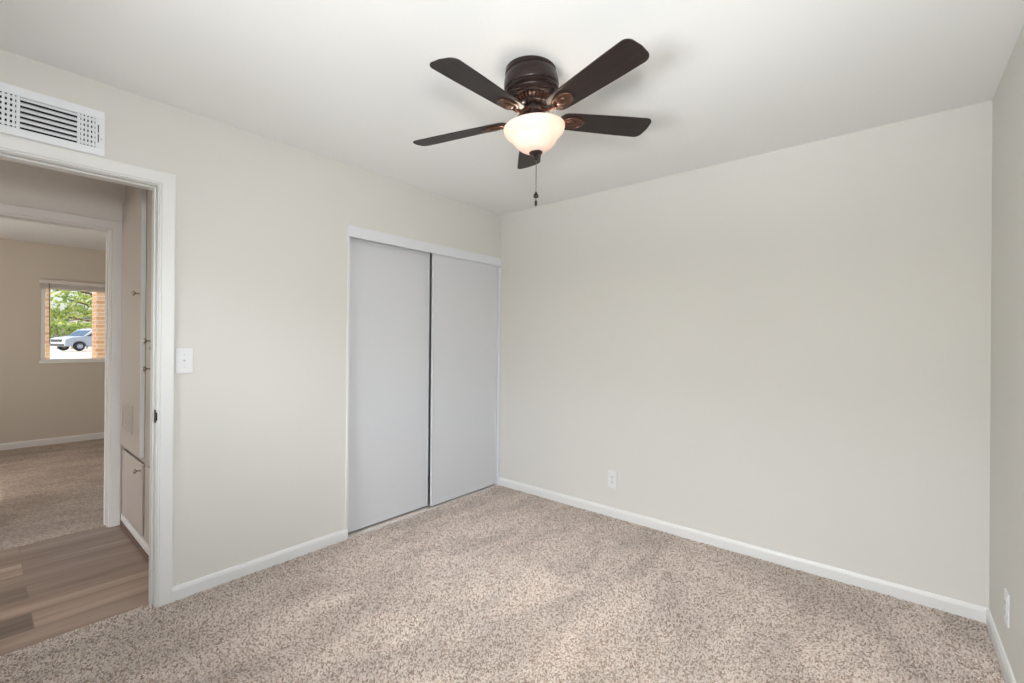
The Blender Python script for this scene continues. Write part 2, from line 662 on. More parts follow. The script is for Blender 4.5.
# casing profile: u from the inner edge outward, t out of the wall
CP = [(0, 0), (0, .009), (.003, .011), (.0065, .011), (.0085, .009), (.011, .0125), (.042, .0155), (.058, .017), (.062, .0155), (.062, 0)]


def casing(name, mat, parent, xw, sgn, y0, y1, zt, z0):
    """Door casing on a wall x = xw facing sgn, around the opening y0..y1, up to zt (inner edges)."""
    st = [lambda u, t: (xw + sgn * t, y0 - u, z0), lambda u, t: (xw + sgn * t, y0 - u, zt + u),
          lambda u, t: (xw + sgn * t, y1 + u, zt + u), lambda u, t: (xw + sgn * t, y1 + u, z0)]
    return MB().sweep(CP, st).build(name, mat, parent)


def jamb(name, mat, parent, x0, x1, y0, y1, zt, th, z0):
    m = MB()
    m.box(x0, x1, y0 - th, y0, z0, zt + th)
    m.box(x0, x1, y1, y1 + th, z0, zt + th)
    m.box(x0, x1, y0, y1, zt, zt + th)
    return m.build(name, mat, parent)


def stops(name, mat, parent, x0, x1, y0, y1, zt, p, z0):
    m = MB()
    m.box(x0, x1, y0, y0 + p, z0, zt)
    m.box(x0, x1, y1 - p, y1, z0, zt)
    m.box(x0, x1, y0 + p, y1 - p, zt - p, zt)
    return m.build(name, mat, parent, bevel=.002)


ZT = 2.034
d1 = struct(empty('door_1', (0, 0, 0)))
jamb('door_jamb', M['trim'], d1, -.12, 0, DOOR[0], DOOR[1], ZT, .02, ZF)
stops('door_stop', M['trim'], d1, -.075, -.035, DOOR[0], DOOR[1], ZT, .008, ZF)
casing('door_casing', M['trim'], d1, 0, 1, DOOR[0] - .004, DOOR[1] + .004, ZT + .003, ZF)
casing('hall_side_casing', M['halltrim'], d1, -.12, -1, DOOR[0] - .004, DOOR[1] + .004, ZT + .003, ZF)
m = MB().box(-.034, .001, -.0016, .0002, -.031, .031).box(.0, .0035, -.0005, .0045, -.02, .02)
sp = m.build('strike_plate', M['strike'], d1, (0, DOOR[1], .918), bevel=.0008)
sp['label'] = 'dark bronze strike plate'

# ------------------------------------------------------------------ hall
XH = -1.43                                    # hall face of the far hall wall
OPP = (-3.23, -2.468)                         # clear opening of the door across the hall
struct(MB().box(XH - .025, -.06, -6.2, -2.33, -.12, ZF).build('floor_hall', M['plank']))
struct(MB().box(XH - .12, -.12, -6.2, -.6, H, H + .12).build('ceiling_hall', M['ceiling']))
wall_grid('wall_hall', M['hallwall'], 'x', -6.2, -.6, XH - .12, XH, -.12, H, [(OPP[0] - .02, OPP[1] + .02, -.12, 2.062)])
wall_grid('wall_hall_end', M['hallwall'], 'y', XH, -.12, -6.32, -6.2, -.12, H, [(-1.2, -.36, .5, 2.2)])  # opening added for the fill lamp at the hall end
wall_grid('wall_hall_side', M['hallwall'], 'x', -6.2, -D - .12, -.12, 0, -.12, H, [(-4.95, -3.85, ZF, 2.05)])  # doorway added so the side fill lamp reaches the hall
d2 = struct(empty('door_2', (0, 0, 0)))
ZT2 = 2.042
jamb('door_jamb', M['halltrim'], d2, XH - .12, XH, OPP[0], OPP[1], ZT2, .02, ZF)
stops('door_stop', M['halltrim'], d2, XH - .08, XH - .045, OPP[0], OPP[1], ZT2, .008, ZF)
casing('door_casing', M['halltrim'], d2, XH, 1, OPP[0] - .006, OPP[1] + .006, ZT2 + .006, ZF)

# built-in linen cabinet closing the hall on the right
YC = -2.385
cab = tag(empty('linen_cabinet', (-.78, YC, ZF)), 'built-in cream linen cabinet with round knobs beyond the bedroom doorway', 'cabinet')


def cb(mb, name, mat, parent=cab, bevel=0, smooth=False, label=None, loc=(0, 0, 0)):
    o = mb.build(name, mat, parent, loc, bevel=bevel, smooth=smooth)
    if label:
        o['label'] = label
    return o


def CX(x): return x + .78
def CZ(z): return z - ZF


m = MB()
X0, X1 = CX(XH), CX(-.12)
m.box(X0, X1, .02, .5, 0, CZ(H) - .002)                       # carcass
for a, b, c, d in ((X0, X0 + .055, 0, CZ(H) - .002), (CX(-.805), CX(-.757), 0, CZ(H) - .002), (CX(-.752), CX(-.70), 0, CZ(H) - .002), (X1 - .1, X1, 0, CZ(H) - .002),
                   (X0, X1, 0, CZ(.075)), (X0, X1, CZ(.53), CZ(.57)), (X0, X1, CZ(2.25), CZ(H) - .002)):
    m.box(a, b, 0 if b - a > .2 else .0006, .0199, c, d)
cb(m, 'face_frame', M['cabinet'])
cb(MB().box(X0, X1, -.012, 0, CZ(.02), CZ(.068)), 'base_trim', M['halltrim'], bevel=.003)
cb(MB().box(X0, X1, -.016, 0, 0, CZ(.018)), 'shoe_moulding', M['toe'], bevel=.004, label='brown shoe moulding')


def knob(parent, x, z, y):
    # round knob on a stem pointing out of the door towards -y
    prof = [(0, 0), (.008, 0), (.008, .002), (.0045, .004), (.0045, .016), (.009, .02), (.0145, .024), (.0155, .029), (.012, .034), (0, .036)]
    m = MB()
    n = 20
    k = len(m.v)
    for i in range(n):
        a = 2 * math.pi * i / n
        for r, h in prof:
            m.v.append((x + r * math.cos(a), y - h, z + r * math.sin(a)))
    q = len(prof)
    for i in range(n):
        j = (i + 1) % n
        for t in range(q - 1):
            m.f.append((k + i * q + t, k + j * q + t, k + j * q + t + 1, k + i * q + t + 1))
    o = m.build('knob', M['nickel'], parent, smooth=True)
    o['label'] = 'small round nickel knob'
    return o


def cab_door(x0, x1, z0, z1, knob_at, ajar=0.0, th=.019):
    """Slab overlay door hinged on its left edge; ajar swings its right edge forward."""
    hx = CX(x0)
    d = MB().box(0, x1 - x0, -th, 0, CZ(z0), CZ(z1)).build('cabinet_door', M['cabinet'], cab, (hx, -.001, 0), bevel=.003)
    d.rotation_euler = (0, 0, -ajar)
    knob(d, knob_at[0] - x0, CZ(knob_at[1]), -th)
    return d


tall = cab_door(-1.375, -.797, .56, 2.225, (-.838, 1.572), th=.024)
e_ = MB().box(.5782, .5802, -.0235, -.0005, CZ(.565), CZ(2.22)).build('lit_edge_strip', M['trim'], tall, bevel=.0005)  # light falling on the door edge, put into a whiter strip
e_['label'] = 'cabinet door edge painted lighter to look lit'
gx0, gx1, gz0, gz1 = .09, .385, CZ(.68), CZ(.86)
m = MB()
m.box(gx0, gx1, -.006, 0, gz0, gz0 + .012).box(gx0, gx1, -.006, 0, gz1 - .012, gz1)
m.box(gx0, gx0 + .012, -.006, 0, gz0 + .012, gz1 - .012).box(gx1 - .012, gx1, -.006, 0, gz0 + .012, gz1 - .012)
for i in range(9):
    z = gz0 + .02 + i * (gz1 - gz0 - .04) / 8
    m.box(gx0 + .012, gx1 - .012, -.004, 0, z - .004, z + .004)
g = m.build('vent_grille', M['cabinet'], tall, (0, -.0241, 0))
cab_door(-1.375, -.797, .085, .525, (-.832, .480), th=.012)
cab_door(-.750, -.24, 1.245, 2.225, (-.638, 1.281), th=.004)
cab_door(-.750, -.24, .56, 1.228, (-.638, 1.117), th=.004)
cab_door(-.750, -.24, .085, .525, (-.29, .480), th=.004)

# ------------------------------------------------------------------ far bedroom
XF = -5.15
struct(MB().box(XF - .12, XH - .025, -4.4, -.5, -.12, ZF + .006).build('floor_bedroom', M['far_carpet']))
struct(MB().box(XF - .12, XH - .12, -4.4, -.5, H, H + .12).build('ceiling_bedroom', M['ceiling']))
WF = (-2.567, -1.35, 1.000, 1.995)
wall_grid('wall_bedroom_window', M['farwall'], 'x', -4.4, -.5, XF - .14, XF, -.12, H, [WF])
wall_grid('wall_bedroom_south', M['farwall'], 'y', XF, XH - .12, -4.52, -4.4, -.12, H, [(-4.0, -2.8, 1.0, 2.0)])  # second window added for the far room's fill lamp
wall_grid('wall_bedroom_north', M['farwall'], 'y', XF, XH - .12, -.62, -.5, -.12, H, [])
baseboard('baseboard_bedroom', M['halltrim'], lambda a, o, z: (XF + o, a, z), -4.4, -.62, z=ZF + .006, h=1.1)

wn1 = struct(empty('window_1', (XF, WF[0], WF[2])))
wy, wz = WF[1] - WF[0], WF[3] - WF[2]
m = MB()
fw = .036
for a, b, c, d in ((0, wy, 0, fw), (0, wy, wz - fw, wz), (0, fw, fw, wz - fw), (wy - fw, wy, fw, wz - fw), (wy / 2 + .02, wy / 2 + .06, fw, wz - fw)):
    m.box(-.10, -.002, a, b, c, d)
m.build('window_frame', M['vinyl'], wn1, bevel=.003)
m = MB().box(-.065, -.06, fw, wy / 2 + .02, fw, wz - fw).box(-.065, -.06, wy / 2 + .06, wy - fw, fw, wz - fw)
m.build('window_pane', M['glass'], wn1)
m = MB().box(-.002, .012, -.010, wy + .010, -.012, .022)
m.build('window_sill', M['vinyl'], wn1, bevel=.004)

# raised blind over that window
bl = tag(empty('window_blind', (XF, (WF[0] + WF[1]) / 2, 2.000)), 'white mini blind pulled up above the window of the room across the hall', 'blind')
hb = wy / 2 + .02
MB().box(.004, .05, -hb, hb, -.045, .002).build('headrail', M['blind'], bl, bevel=.004)
m = MB()
for i in range(14):
    z = -.049 - i * .0034
    m.box(.014, .04, -hb + .01, hb - .01, z - .0012, z + .0012)
s_ = m.build('slat_stack', M['blind'], bl)
MB().box(.012, .042, -hb + .01, hb - .01, -.112, -.099).build('bottom_rail', M['blind'], bl, bevel=.003)
m = MB().tube([(.052, -hb + .085, -.04), (.053, -hb + .087, -.3), (.05, -hb + .095, -.78)], [.0035, .004, .0045], 8)
wd = m.build('tilt_wand', M['wand'], bl, smooth=True)
wd['label'] = 'thin dark tilt wand'

# ------------------------------------------------------------------ sliding closet doors
m = MB()
m.box(-.012, .010, CLO[0] - .016, -.0, 1.972, 2.045)
m.box(-.115, -.012, CLO[0] + .001, CLO[1] - .001, 2.025, 2.0395)
ft = m.build('trim_closet_head', M['track'], bevel=.002)
struct(ft)
m = MB().box(-.08, .007, CLO[0] - .013, CLO[0] + .003, .058, 1.972)
struct(m.build('trim_closet_left', M['trim'], bevel=.002))
m = MB().box(-.08, .004, -.021, -.0005, ZF, 1.972)
struct(m.build('trim_closet_right', M['track'], bevel=.002))
tr = tag(empty('closet_floor_track', (-.045, CLO[0], ZF)), 'pale metal floor track under the two sliding closet doors', 'door track')
m = MB()
L_ = CLO[1] - CLO[0]
m.box(-.04, .047, .006, L_ - .02, 0, .004).box(.040, .047, .006, L_ - .02, .004, .0125).box(.0185, .0215, .006, L_ - .02, .004, .010)
m.build('rail', M['track'], tr, bevel=.001)


def sliding(x, y0, y1, z0, label, stile=.022, lead=False):
    r = tag(empty('sliding_closet_door', (x, y0, z0)), label, 'closet door', 'sliding closet doors')
    w_, h_ = y1 - y0, 1.990 - z0
    MB().box(-.012, .0, .006, w_ - .006, .008, h_ - .006).build('panel', M['closet'], r, bevel=.0015)
    m = MB()
    for a, b in ((0, stile), (w_ - stile, w_)):
        m.box(-.016, .0035, a, b, 0, h_)
    m.build('side_stile', M['closet'], r, bevel=.0025)
    m = MB()
    m.box(-.014, .0022, stile, w_ - stile, 0, .018).box(-.014, .0022, stile, w_ - stile, h_ - .03, h_)
    m.build('edge_rail', M['closet'], r, bevel=.002)
    return r


sliding(-.058, CLO[0] + .006, -.772, .008, 'white sliding closet door on the rear track beside the baseboard', stile=.014)
sliding(-.014, -.776, -.022, .012, 'white sliding closet door on the front track next to the room corner', stile=.024)

# ------------------------------------------------------------------ wall fittings
# air register above the door
V0, V1, VZ0, VZ1 = -3.034, -2.686, 2.108, 2.308
vc = (V0 + V1) / 2
vt = tag(empty('air_vent', (0, vc, VZ0)), 'white metal air register on the wall above the bedroom doorway', 'vent')
vh = VZ1 - VZ0
o0, o1 = .033, vh - .036                       # openings z range
C0, C1 = -.0835, .0835
L0, L1, R0, R1 = -.150, -.094, .094, .142
m = MB()
hwid = (V1 - V0) / 2
m.box(0, .006, -hwid, hwid, 0, o0).box(0, .006, -hwid, hwid, o1, vh)
for a, b in ((-hwid, L0), (L1, C0), (C1, R0), (R1, hwid)):
    m.box(0, .006, a, b, o0, o1)
m.build('face_plate', M['vent'], vt, bevel=.002)
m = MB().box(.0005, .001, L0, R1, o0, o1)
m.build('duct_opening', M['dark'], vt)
lm = MB()
nl = 6
pz = (o1 - o0) / nl
for i in range(nl):
    z = o0 + i * pz
    # a curved blade that leans back into the duct towards its top, open underneath, with a fine lip between blades
    pr = [(z + .0062, .0092), (z + .0105, .0082), (z + .0150, .0058), (z + .0185, .0024), (z + .0178, .0018), (z + .0143, .0048), (z + .0100, .0071), (z + .0062, .0080)]
    lm.prism([(a, t) for a, t in pr], C1 - C0, lambda u, v, w: (v, C0 + w, u))
    lm.box(.0012, .0046, C0, C1, z + .0195, z + .0208)
lv = lm.build('louvers', M['vent'], vt)
for a, b in ((L0, L1), (R0, R1)):
    sl = MB()
    for i in range(4):
        y = a + (i + .6) * (b - a) / 4.0 - .001
        pr = [(y - .0045, .0075), (y + .0025, .0046), (y + .0035, .0054), (y - .0045, .0085)]
        sl.prism([(q, t) for q, t in pr], o1 - o0, lambda u, v, w: (v, u, o0 + w))
    for i in range(6):
        z = o0 + (i + .5) * (o1 - o0) / 6
        sl.box(.0012, .004, a, b, z - .0055, z + .0055)
    sl.build('side_fins', M['vent'], vt)
m = MB().box(.0058, .0066, .150, .1535, .058, .136)
m.build('lever_slot', M['slot'], vt)
m = MB().box(.0064, .011, .1505, .153, .094, .1)
m.add([], [])
m.tube([(.009, .152, .097), (.016, .162, .097)], .002, 8)
m.build('damper_lever', M['vent'], vt, smooth=True)
for yy in (-.162, .1625):
    MB().tube([(.0055, yy, .1 if yy < 0 else .075), (.0072, yy, .1 if yy < 0 else .075)], .003, 12).build('screw', M['screw'], vt)


def rrect(w, h, r, n=5):
    pts = []
    for cx, cy, a0 in ((w / 2 - r, h / 2 - r, 0), (-w / 2 + r, h / 2 - r, 90), (-w / 2 + r, -h / 2 + r, 180), (w / 2 - r, -h / 2 + r, 270)):
        for i in range(n + 1):
            a = math.radians(a0 + 90 * i / n)
            pts.append((cx + r * math.cos(a), cy + r * math.sin(a)))
    return pts


# toggle switch (plate faces +x)
sw = tag(empty('light_switch', (0, -2.382, 1.185)), 'white toggle light switch on the wall right of the doorway', 'light switch')
MB().prism(rrect(.072, .124, .006), .006, lambda u, v, w: (w, u, v)).build('switch_plate', M['plastic'], sw, bevel=.0015)
MB().box(.0058, .0066, -.006, .006, -.013, .013).build('toggle_slot', M['plastic'], sw, bevel=.0003)
m = MB().prism([(.006, -.004), (.006, .004), (.0165, .0105), (.018, .006), (.0175, .0035)], .0085, lambda u, v, w: (u, -.00425 + w, v))
m.build('toggle', M['plastic'], sw, bevel=.0008)
for z in (-.031, .031):
    MB().tube([(.0055, 0, z), (.0068, 0, z)], .0028, 12).build('screw', M['screw'], sw)


def outlet(loc, rot, label, grp):
    """Duplex outlet built facing -y, then turned."""
    r = tag(empty('wall_outlet', loc, (0, 0, rot)), label, 'outlet', grp)
    MB().prism(rrect(.074, .126, .006), .0055, lambda u, v, w: (u, -w, v)).build('cover_plate', M['plastic'], r, bevel=.0015)
    for zc in (-.0195, .0195):
        pts = [(.0165 * math.cos(t), max(-.0125, min(.0125, .0172 * math.sin(t)))) for t in [2 * math.pi * i / 28 for i in range(28)]]
        rc = MB().prism([(u, v + zc) for u, v in pts], .0022, lambda u, v, w: (u, -.0053 - w, v)).build('receptacle', M['plastic'], r)
        s2 = MB()
        s2.box(-.0075, -.0052, -.0081, -.0070, zc - .001, zc + .0075).box(.0052, .0075, -.0081, -.0070, zc - .0005, zc + .007)
        s2.tube([(0, -.007, zc - .0065), (0, -.0081, zc - .0065)], .0026, 10)
        s2.build('socket_slots', M['slot'], rc)
    MB().tube([(0, -.005, 0), (0, -.0068, 0)], .0028, 12).build('screw', M['screw'], r)
    return r


outlet((1.129, 0, .276), 0, 'white duplex outlet low on the back wall near the closet', 'wall outlets')
outlet((W, -.437, .264), math.radians(-90), 'white duplex outlet low on the right wall at the edge of the frame', 'wall outlets')

# ------------------------------------------------------------------ ceiling fan
FX, FY = 1.5345, -1.5462
TX, TY = .06939, -.04163                       # it hangs slightly out of plumb
fan = tag(empty('ceiling_fan', (FX, FY, H), (TX, TY, 0)), 'dark bronze five-blade ceiling fan with a lit frosted bowl light', 'ceiling fan')
Rf = Matrix.Rotation(TY, 3, 'Y') @ Matrix.Rotation(TX, 3, 'X')


def P2(prof):
    return [(r, z) for r, z in prof]


# motor housing (local z below the ceiling)
housing = [(0, .012), (.104, .012), (.106, -.004), (.1075, -.010), (.1045, -.0135), (.1045, -.0165), (.108, -.021), (.1125, -.036), (.1155, -.052), (.1165, -.064),
           (.1155, -.074), (.1135, -.079), (.1100, -.0815), (.1100, -.0835), (.1130, -.0865), (.1130, -.0895), (.1085, -.0935), (.1045, -.0955), (.1045, -.0975), (.1060, -.1005),
           (.1050, -.1045), (.0990, -.1090), (.0940, -.1110), (.0945, -.1135), (.0920, -.1170), (.0850, -.1200), (.080, -.122), (0, -.122)]
MB().lathe(housing, 64).build('motor_housing', M['bronze'], fan, smooth=True)
# slotted vent ring: a row of copper teeth round a dark drum
MB().lathe([(0, -.120), (.069, -.120), (.062, -.143), (0, -.146)], 48).build('vent_drum', M['dark'], fan, smooth=True)
m = MB()
NT = 30
for i in range(NT):
    a = 2 * math.pi * i / NT
    ca, sa = math.cos(a), math.sin(a)
    pr = [(.078, -.1205), (.0795, -.126), (.0765, -.133), (.069, -.140), (.062, -.143), (.062, -.121)]
    wd_ = .0046
    m.prism(pr, wd_ * 2, lambda u, v, w, ca=ca, sa=sa: (u * ca - (w - wd_) * sa, u * sa + (w - wd_) * ca, v))
t_ = m.build('vent_ring', M['bronze_hi'], fan)
t_['label'] = 'copper slotted vent ring'
MB().lathe([(0, -.143), (.070, -.143), (.0745, -.147), (.0745, -.152), (.068, -.156), (0, -.156)], 48).build('motor_plate', M['bronze'], fan, smooth=True)
# rotor hub that takes the blade arms, then the switch cup
ZB = 2.23959 - H                               # blade plane
MB().lathe([(0, -.154), (.052, -.154), (.054, -.158), (.054, -.176), (.050, -.180), (0, -.180)], 20).build('rotor_hub', M['bronze'], fan, smooth=True)
MB().lathe([(0, -.178), (.044, -.178), (.044, -.190), (.046, -.193), (.046, -.226), (.043, -.236), (.060, -.239), (.060, -.244), (0, -.244)], 40).build('switch_cup', M['bronze'], fan, smooth=True)

# glass bowl: bell profile with a rolled rim, 4 mm thick
outer = [(.1285, -.236), (.1305, -.239), (.1300, -.247), (.1275, -.255), (.1220, -.264), (.1140, -.272), (.1055, -.279), (.0985, -.286), (.0930, -.294),
         (.0870, -.304), (.0785, -.3145), (.0670, -.325), (.052, -.334), (.036, -.3395), (.018, -.342), (.006, -.343)]
inner = [(max(.004, r - .004), z + .004) for r, z in reversed(outer[2:])] + [(.1245, -.238)]
gs = MB().lathe(outer + inner, 64, close=True).build('glass_shade', M['shade'], fan, smooth=True)
gs['label'] = 'lit frosted alabaster glass bowl'
MB().lathe([(0, -.337), (.023, -.3385), (.0285, -.3425), (.0275, -.348), (.020, -.353), (.010, -.356), (.0095, -.362), (.0115, -.366), (.0095, -.372), (.004, -.376), (0, -.377)], 32).build('finial', M['bronze'], fan, smooth=True)
# bulbs on short sockets inside the bowl
for s in (-1, 1):
    bx, by = s * .058, s * .02
    so = MB().tube([(s * .03, s * .01, -.245), (s * .042, s * .0145, -.262)], .012, 12).build('bulb_socket', M['bronze'], fan, smooth=True)
    bu = MB().lathe([(0, .026), (.010, .024), (.013, .016), (.019, .004), (.020, -.006), (.016, -.017), (.008, -.023), (0, -.0245)], 20, (s * .052, s * .018, -.278)).build('light_bulb', M['shade'], so, smooth=True)
for s in (-1, 1):
    p = Rf @ Vector((s * .052, s * .018, -.255)) + Vector((FX, FY, H))
    lamp('fan_bulb_light', 'POINT', p, 1.55, (1, .88, .76), radius=.02)

# pull chain, hanging plumb from the finial
top = Rf @ Vector((0, 0, -.372))
down = Rf.transposed() @ Vector((0, 0, -1))
base = Vector((0, 0, -.372))
zw = lambda z: (H + top.z) - z                 # drop below the finial for a world height


def along(d): return base + down * d


def turned(prof, z_top, n=20):
    """Lathe about the plumb line: prof of (r, drop)."""
    m = MB()
    q = down.to_track_quat('Z', 'Y').to_matrix()
    k = 0
    L = len(prof)
    for i in range(n):
        a = 2 * math.pi * i / n
        for r, d in prof:
            m.v.append(tuple(along(z_top + d) + q @ Vector((r * math.cos(a), r * math.sin(a), 0))))
    for i in range(n):
        j = (i + 1) % n
        for t in range(L - 1):
            m.f.append((i * L + t, j * L + t, j * L + t + 1, i * L + t + 1))
    return m


DROP = zw(1.934)
m = MB().tube([along(0), along(DROP / 2), along(DROP)], .0012, 6)
nb = 44
for i in range(nb):
    c = along(DROP * (i + .5) / nb)
    for (a, b) in ((0, 0),):
        m.lathe([(0, .0021), (.0015, .0015), (.0021, 0), (.0015, -.0015), (0, -.0021)], 6, c)
pc = m.build('pull_chain', M['chain'], fan, smooth=True)
fb = turned([(0, 0), (.002, .001), (.0045, .006), (.0100, .016), (.0112, .021), (.0095, .026), (.0045, .029), (0, .030)], DROP).build('chain_fob', M['bronze'], pc, smooth=True)
fb2 = turned([(0, 0), (.0016, .001), (.002, .006), (.0055, .012), (.006, .022), (.0045, .030), (0, .032)], DROP + .032).build('chain_fob', M['bronze'], pc, smooth=True)


# blades
def blade_outline():
    r0, r1, w0, w1 = .112, .562, .050, .064      # half widths at root and tip
    def hw_(r):
        t = (r - r0) / (r1 - r0)
        return w0 + (w1 - w0) * min(1, t * 1.25)
    pts = []
    rc = .032
    # tip: two rounded corners with a slightly bowed end
    n = 7
    wt = hw_(r1)
    for i in range(n + 1):
        a = math.radians(90 - 90 * i / n)
        pts.append((r1 - rc - .004 + rc * math.cos(a), wt - rc + rc * math.sin(a)))
    pts.append((r1, 0))
    for i in range(n + 1):
        a = math.radians(-90 * i / n)
        pts.append((r1 - rc - .004 + rc * math.cos(a), -wt + rc + rc * math.sin(a)))
    for r in (.42, .3, .2):
        pts.append((r, -hw_(r)))
    # root: rounded
    n = 10
    for i in range(n + 1):
        a = math.radians(-90 - 180 * i / n)
        pts.append((r0 + .036 + .036 * math.cos(a), w0 * math.sin(a)))
    for r in (.2, .3, .42):
        pts.append((r, hw_(r)))
    return pts


PITCH = math.radians(-12)
BT = .006
bo = blade_outline()
for k in range(5):
    ang = math.radians(418.0657) + k * 2 * math.pi / 5
    b = MB().prism(bo, BT, lambda u, v, w: (u, v, w - BT / 2)).build('blade', M['blade'], fan, (0, 0, ZB), bevel=.0018)
    b.rotation_euler = (PITCH, 0, ang)
    # bracket: curved arm from the hub, oval ring and boss under the blade root
    m = MB()
    nseg, nt = 28, 8
    cx_, a_, b_, zt_ = .184, .047, .031, -.0055
    for i in range(nseg):
        t = 2 * math.pi * i / nseg
        for j in range(nt):
            th = 2 * math.pi * j / nt
            rr = .0052 * math.cos(th)
            m.v.append((cx_ + (a_ + rr) * math.cos(t), (b_ + rr) * math.sin(t), zt_ + .0042 * math.sin(th)))
    for i in range(nseg):
        for j in range(nt):
            i2, j2 = (i + 1) % nseg, (j + 1) % nt
            m.f.append((i * nt + j, i2 * nt + j, i2 * nt + j2, i * nt + j2))
    # thin plate closing the ring, raised boss in its middle
    m.prism([(cx_ + a_ * math.cos(2 * math.pi * i / 28), b_ * math.sin(2 * math.pi * i / 28)) for i in range(28)], .003, lambda u, v, w: (u, v, -.003 - w))
    kk = len(m.v)
    rings = [(1, -.006), (.92, -.0095), (.7, -.0125), (.35, -.014), (.02, -.0145)]
    for sc, zz in rings:
        for i in range(24):
            t = 2 * math.pi * i / 24
            m.v.append((cx_ - .008 + .027 * sc * math.cos(t), .018 * sc * math.sin(t), zz))
    for q in range(len(rings) - 1):
        for i in range(24):
            j = (i + 1) % 24
            m.f.append((kk + q * 24 + i, kk + q * 24 + j, kk + (q + 1) * 24 + j, kk + (q + 1) * 24 + i))
    m.tube([(.046, 0, .030), (.062, 0, .020), (.080, 0, .004), (.100, 0, -.007), (.122, 0, -.0095), (.142, 0, -.0075)],
           [.0085, .0075, .0065, .0065, .0075, .0085], 10)
    br = m.build('blade_bracket', M['bronze_hi'], b, smooth=True)
    br['label'] = 'copper bronze oval bracket'

# ------------------------------------------------------------------ outside the far window
m = MB()
xs = [XF - .14, -9, -20, -28, -40, -70, -140]
zs = [-.25, -.25, .0, .12, .3, .45, 1.0]
for i in range(len(xs) - 1):
    m.add([(xs[i], -60, zs[i]), (xs[i], 60, zs[i]), (xs[i + 1], 60, zs[i + 1]), (xs[i + 1], -60, zs[i + 1])], [(0, 1, 2, 3)])
    m.add([(xs[i], -60, zs[i] - .3), (xs[i], 60, zs[i] - .3), (xs[i + 1], 60, zs[i + 1] - .3), (xs[i + 1], -60, zs[i + 1] - .3)], [(3, 2, 1, 0)])
struct(m.build('ground', M['concrete']))

for (y0, y1, lab) in ((-2.80, -2.333, 'brick porch pillar at the left edge of the far window view'), (-1.806, -1.34, 'sunlit orange brick porch pillar seen at the right of the far window')):
    p = tag(empty('brick_pillar', (-7.52, (y0 + y1) / 2, -.25)), lab, 'pillar', 'brick porch pillars')
    h = (y1 - y0) / 2
    MB().box(-.22, .22, -h, h, 0, 2.8).build('shaft', M['brick'], p, bevel=.006)
    MB().box(-.27, .27, -h - .05, h + .05, 2.8, 2.9).build('cap', M['concrete'], p, bevel=.01)


def tree(name, loc, crown, n, size, mat, label, trunk_r, lobes, seed):
    r = tag(empty(name, loc), label, 'tree', 'trees beyond the far window')
    g = np.random.default_rng(seed)
    m = MB()
    pts = [Vector((0, 0, 0)), Vector((.05, .1, crown[2] * .45)), Vector((-.05, .05, crown[2] * .9))]
    m.tube(pts, [trunk_r, trunk_r * .8, trunk_r * .45], 10)
    for (cx, cy, cz, rad) in lobes:
        mid = Vector((cx * .5, cy * .5, cz - rad * .5))
        m.tube([pts[1], mid, Vector((cx, cy, cz))], [trunk_r * .5, trunk_r * .3, trunk_r * .1], 7)
    m.build('trunk', M['bark'], r, smooth=True)
    lv_ = MB()
    for i in range(n):
        cx, cy, cz, rad = lobes[int(g.integers(len(lobes)))]
        d = g.normal(size=3)
        d /= np.linalg.norm(d)
        d *= rad * g.random() ** (1 / 2.2)
        c = Vector((cx + d[0], cy + d[1], cz + d[2] * .75))
        a = Vector(g.normal(size=3)).normalized()
        bq = a.cross(Vector(g.normal(size=3))).normalized()
        s = size * (.6 + .8 * g.random())
        lv_.add([c - a * s, c + bq * s * .42 - a * s * .1, c + a * s, c - bq * s * .42 - a * s * .1], [(0, 1, 2, 3)])
    lv_.build('foliage', mat, r)
    return r


tree('leafy_tree', (-16, .35, -.1), (0, 0, 3.4), 1150, .085, M['leaf'], 'leafy yellow-green tree close outside the far window', .13,
     [(0, -1.8, 2.6, .65), (-.1, -1.1, 2.7, .7), (.2, -2.25, 3.0, .55), (.1, -1.4, 2.15, .42), (0, -1.9, 2.05, .35), (.1, -.6, 3.3, .8), (0, -1.4, 3.5, .9)], 3)
tree('leafy_tree', (-29, 2.3, .1), (0, 0, 4.4), 1200, .15, M['leaf2'], 'darker green tree further off behind the yellow-green one', .2,
     [(0, -2.2, 4.3, 1.0), (0, -.9, 4.0, .9), (.3, -3.1, 4.9, .8), (0, -1.4, 5.2, 1.2), (0, -.2, 4.6, .9)], 5)

# neighbour's house across the street
hs = tag(empty('neighbour_house', (-66, 10.8, .4)), 'white neighbouring house with a grey roof across the street', 'house')
MB().box(-4, 4, -7, 7, 0, 3.0).build('house_wall', M['stucco'], hs)
MB().prism([(-7.6, 2.9), (7.6, 2.9), (0, 4.9)], 9.4, lambda u, v, w: (-4.7 + w, u, v)).build('roof', M['shingle'], hs)
for yy in (-4.2, .5):
    MB().box(3.98, 4.05, yy, yy + 1.8, .9, 2.2).build('house_window', M['carglass'], hs)

# clipped hedge along the far side of the street
hg = tag(empty('hedge', (-54, 1.5, .38)), 'low pale green hedge behind the parked car', 'hedge')
m = MB()
gq = np.random.default_rng(17)
for i in range(2600):
    c = Vector((gq.uniform(-.5, .5), gq.uniform(-9, 9), 2.3 * math.sqrt(gq.random())))
    a = Vector(gq.normal(size=3)).normalized()
    bq = a.cross(Vector(gq.normal(size=3))).normalized()
    m.add([c - a * .22, c + bq * .11, c + a * .22, c - bq * .11], [(0, 1, 2, 3)])
m.build('foliage', M['leaf'], hg)
m = MB()
for i in range(19):
    y = -8.6 + i * .95
    m.tube([(0, y, 0), (.05, y + .08, .9), (-.04, y - .05, 1.8)], [.05, .04, .02], 6)
m.build('stems', M['bark'], hg)

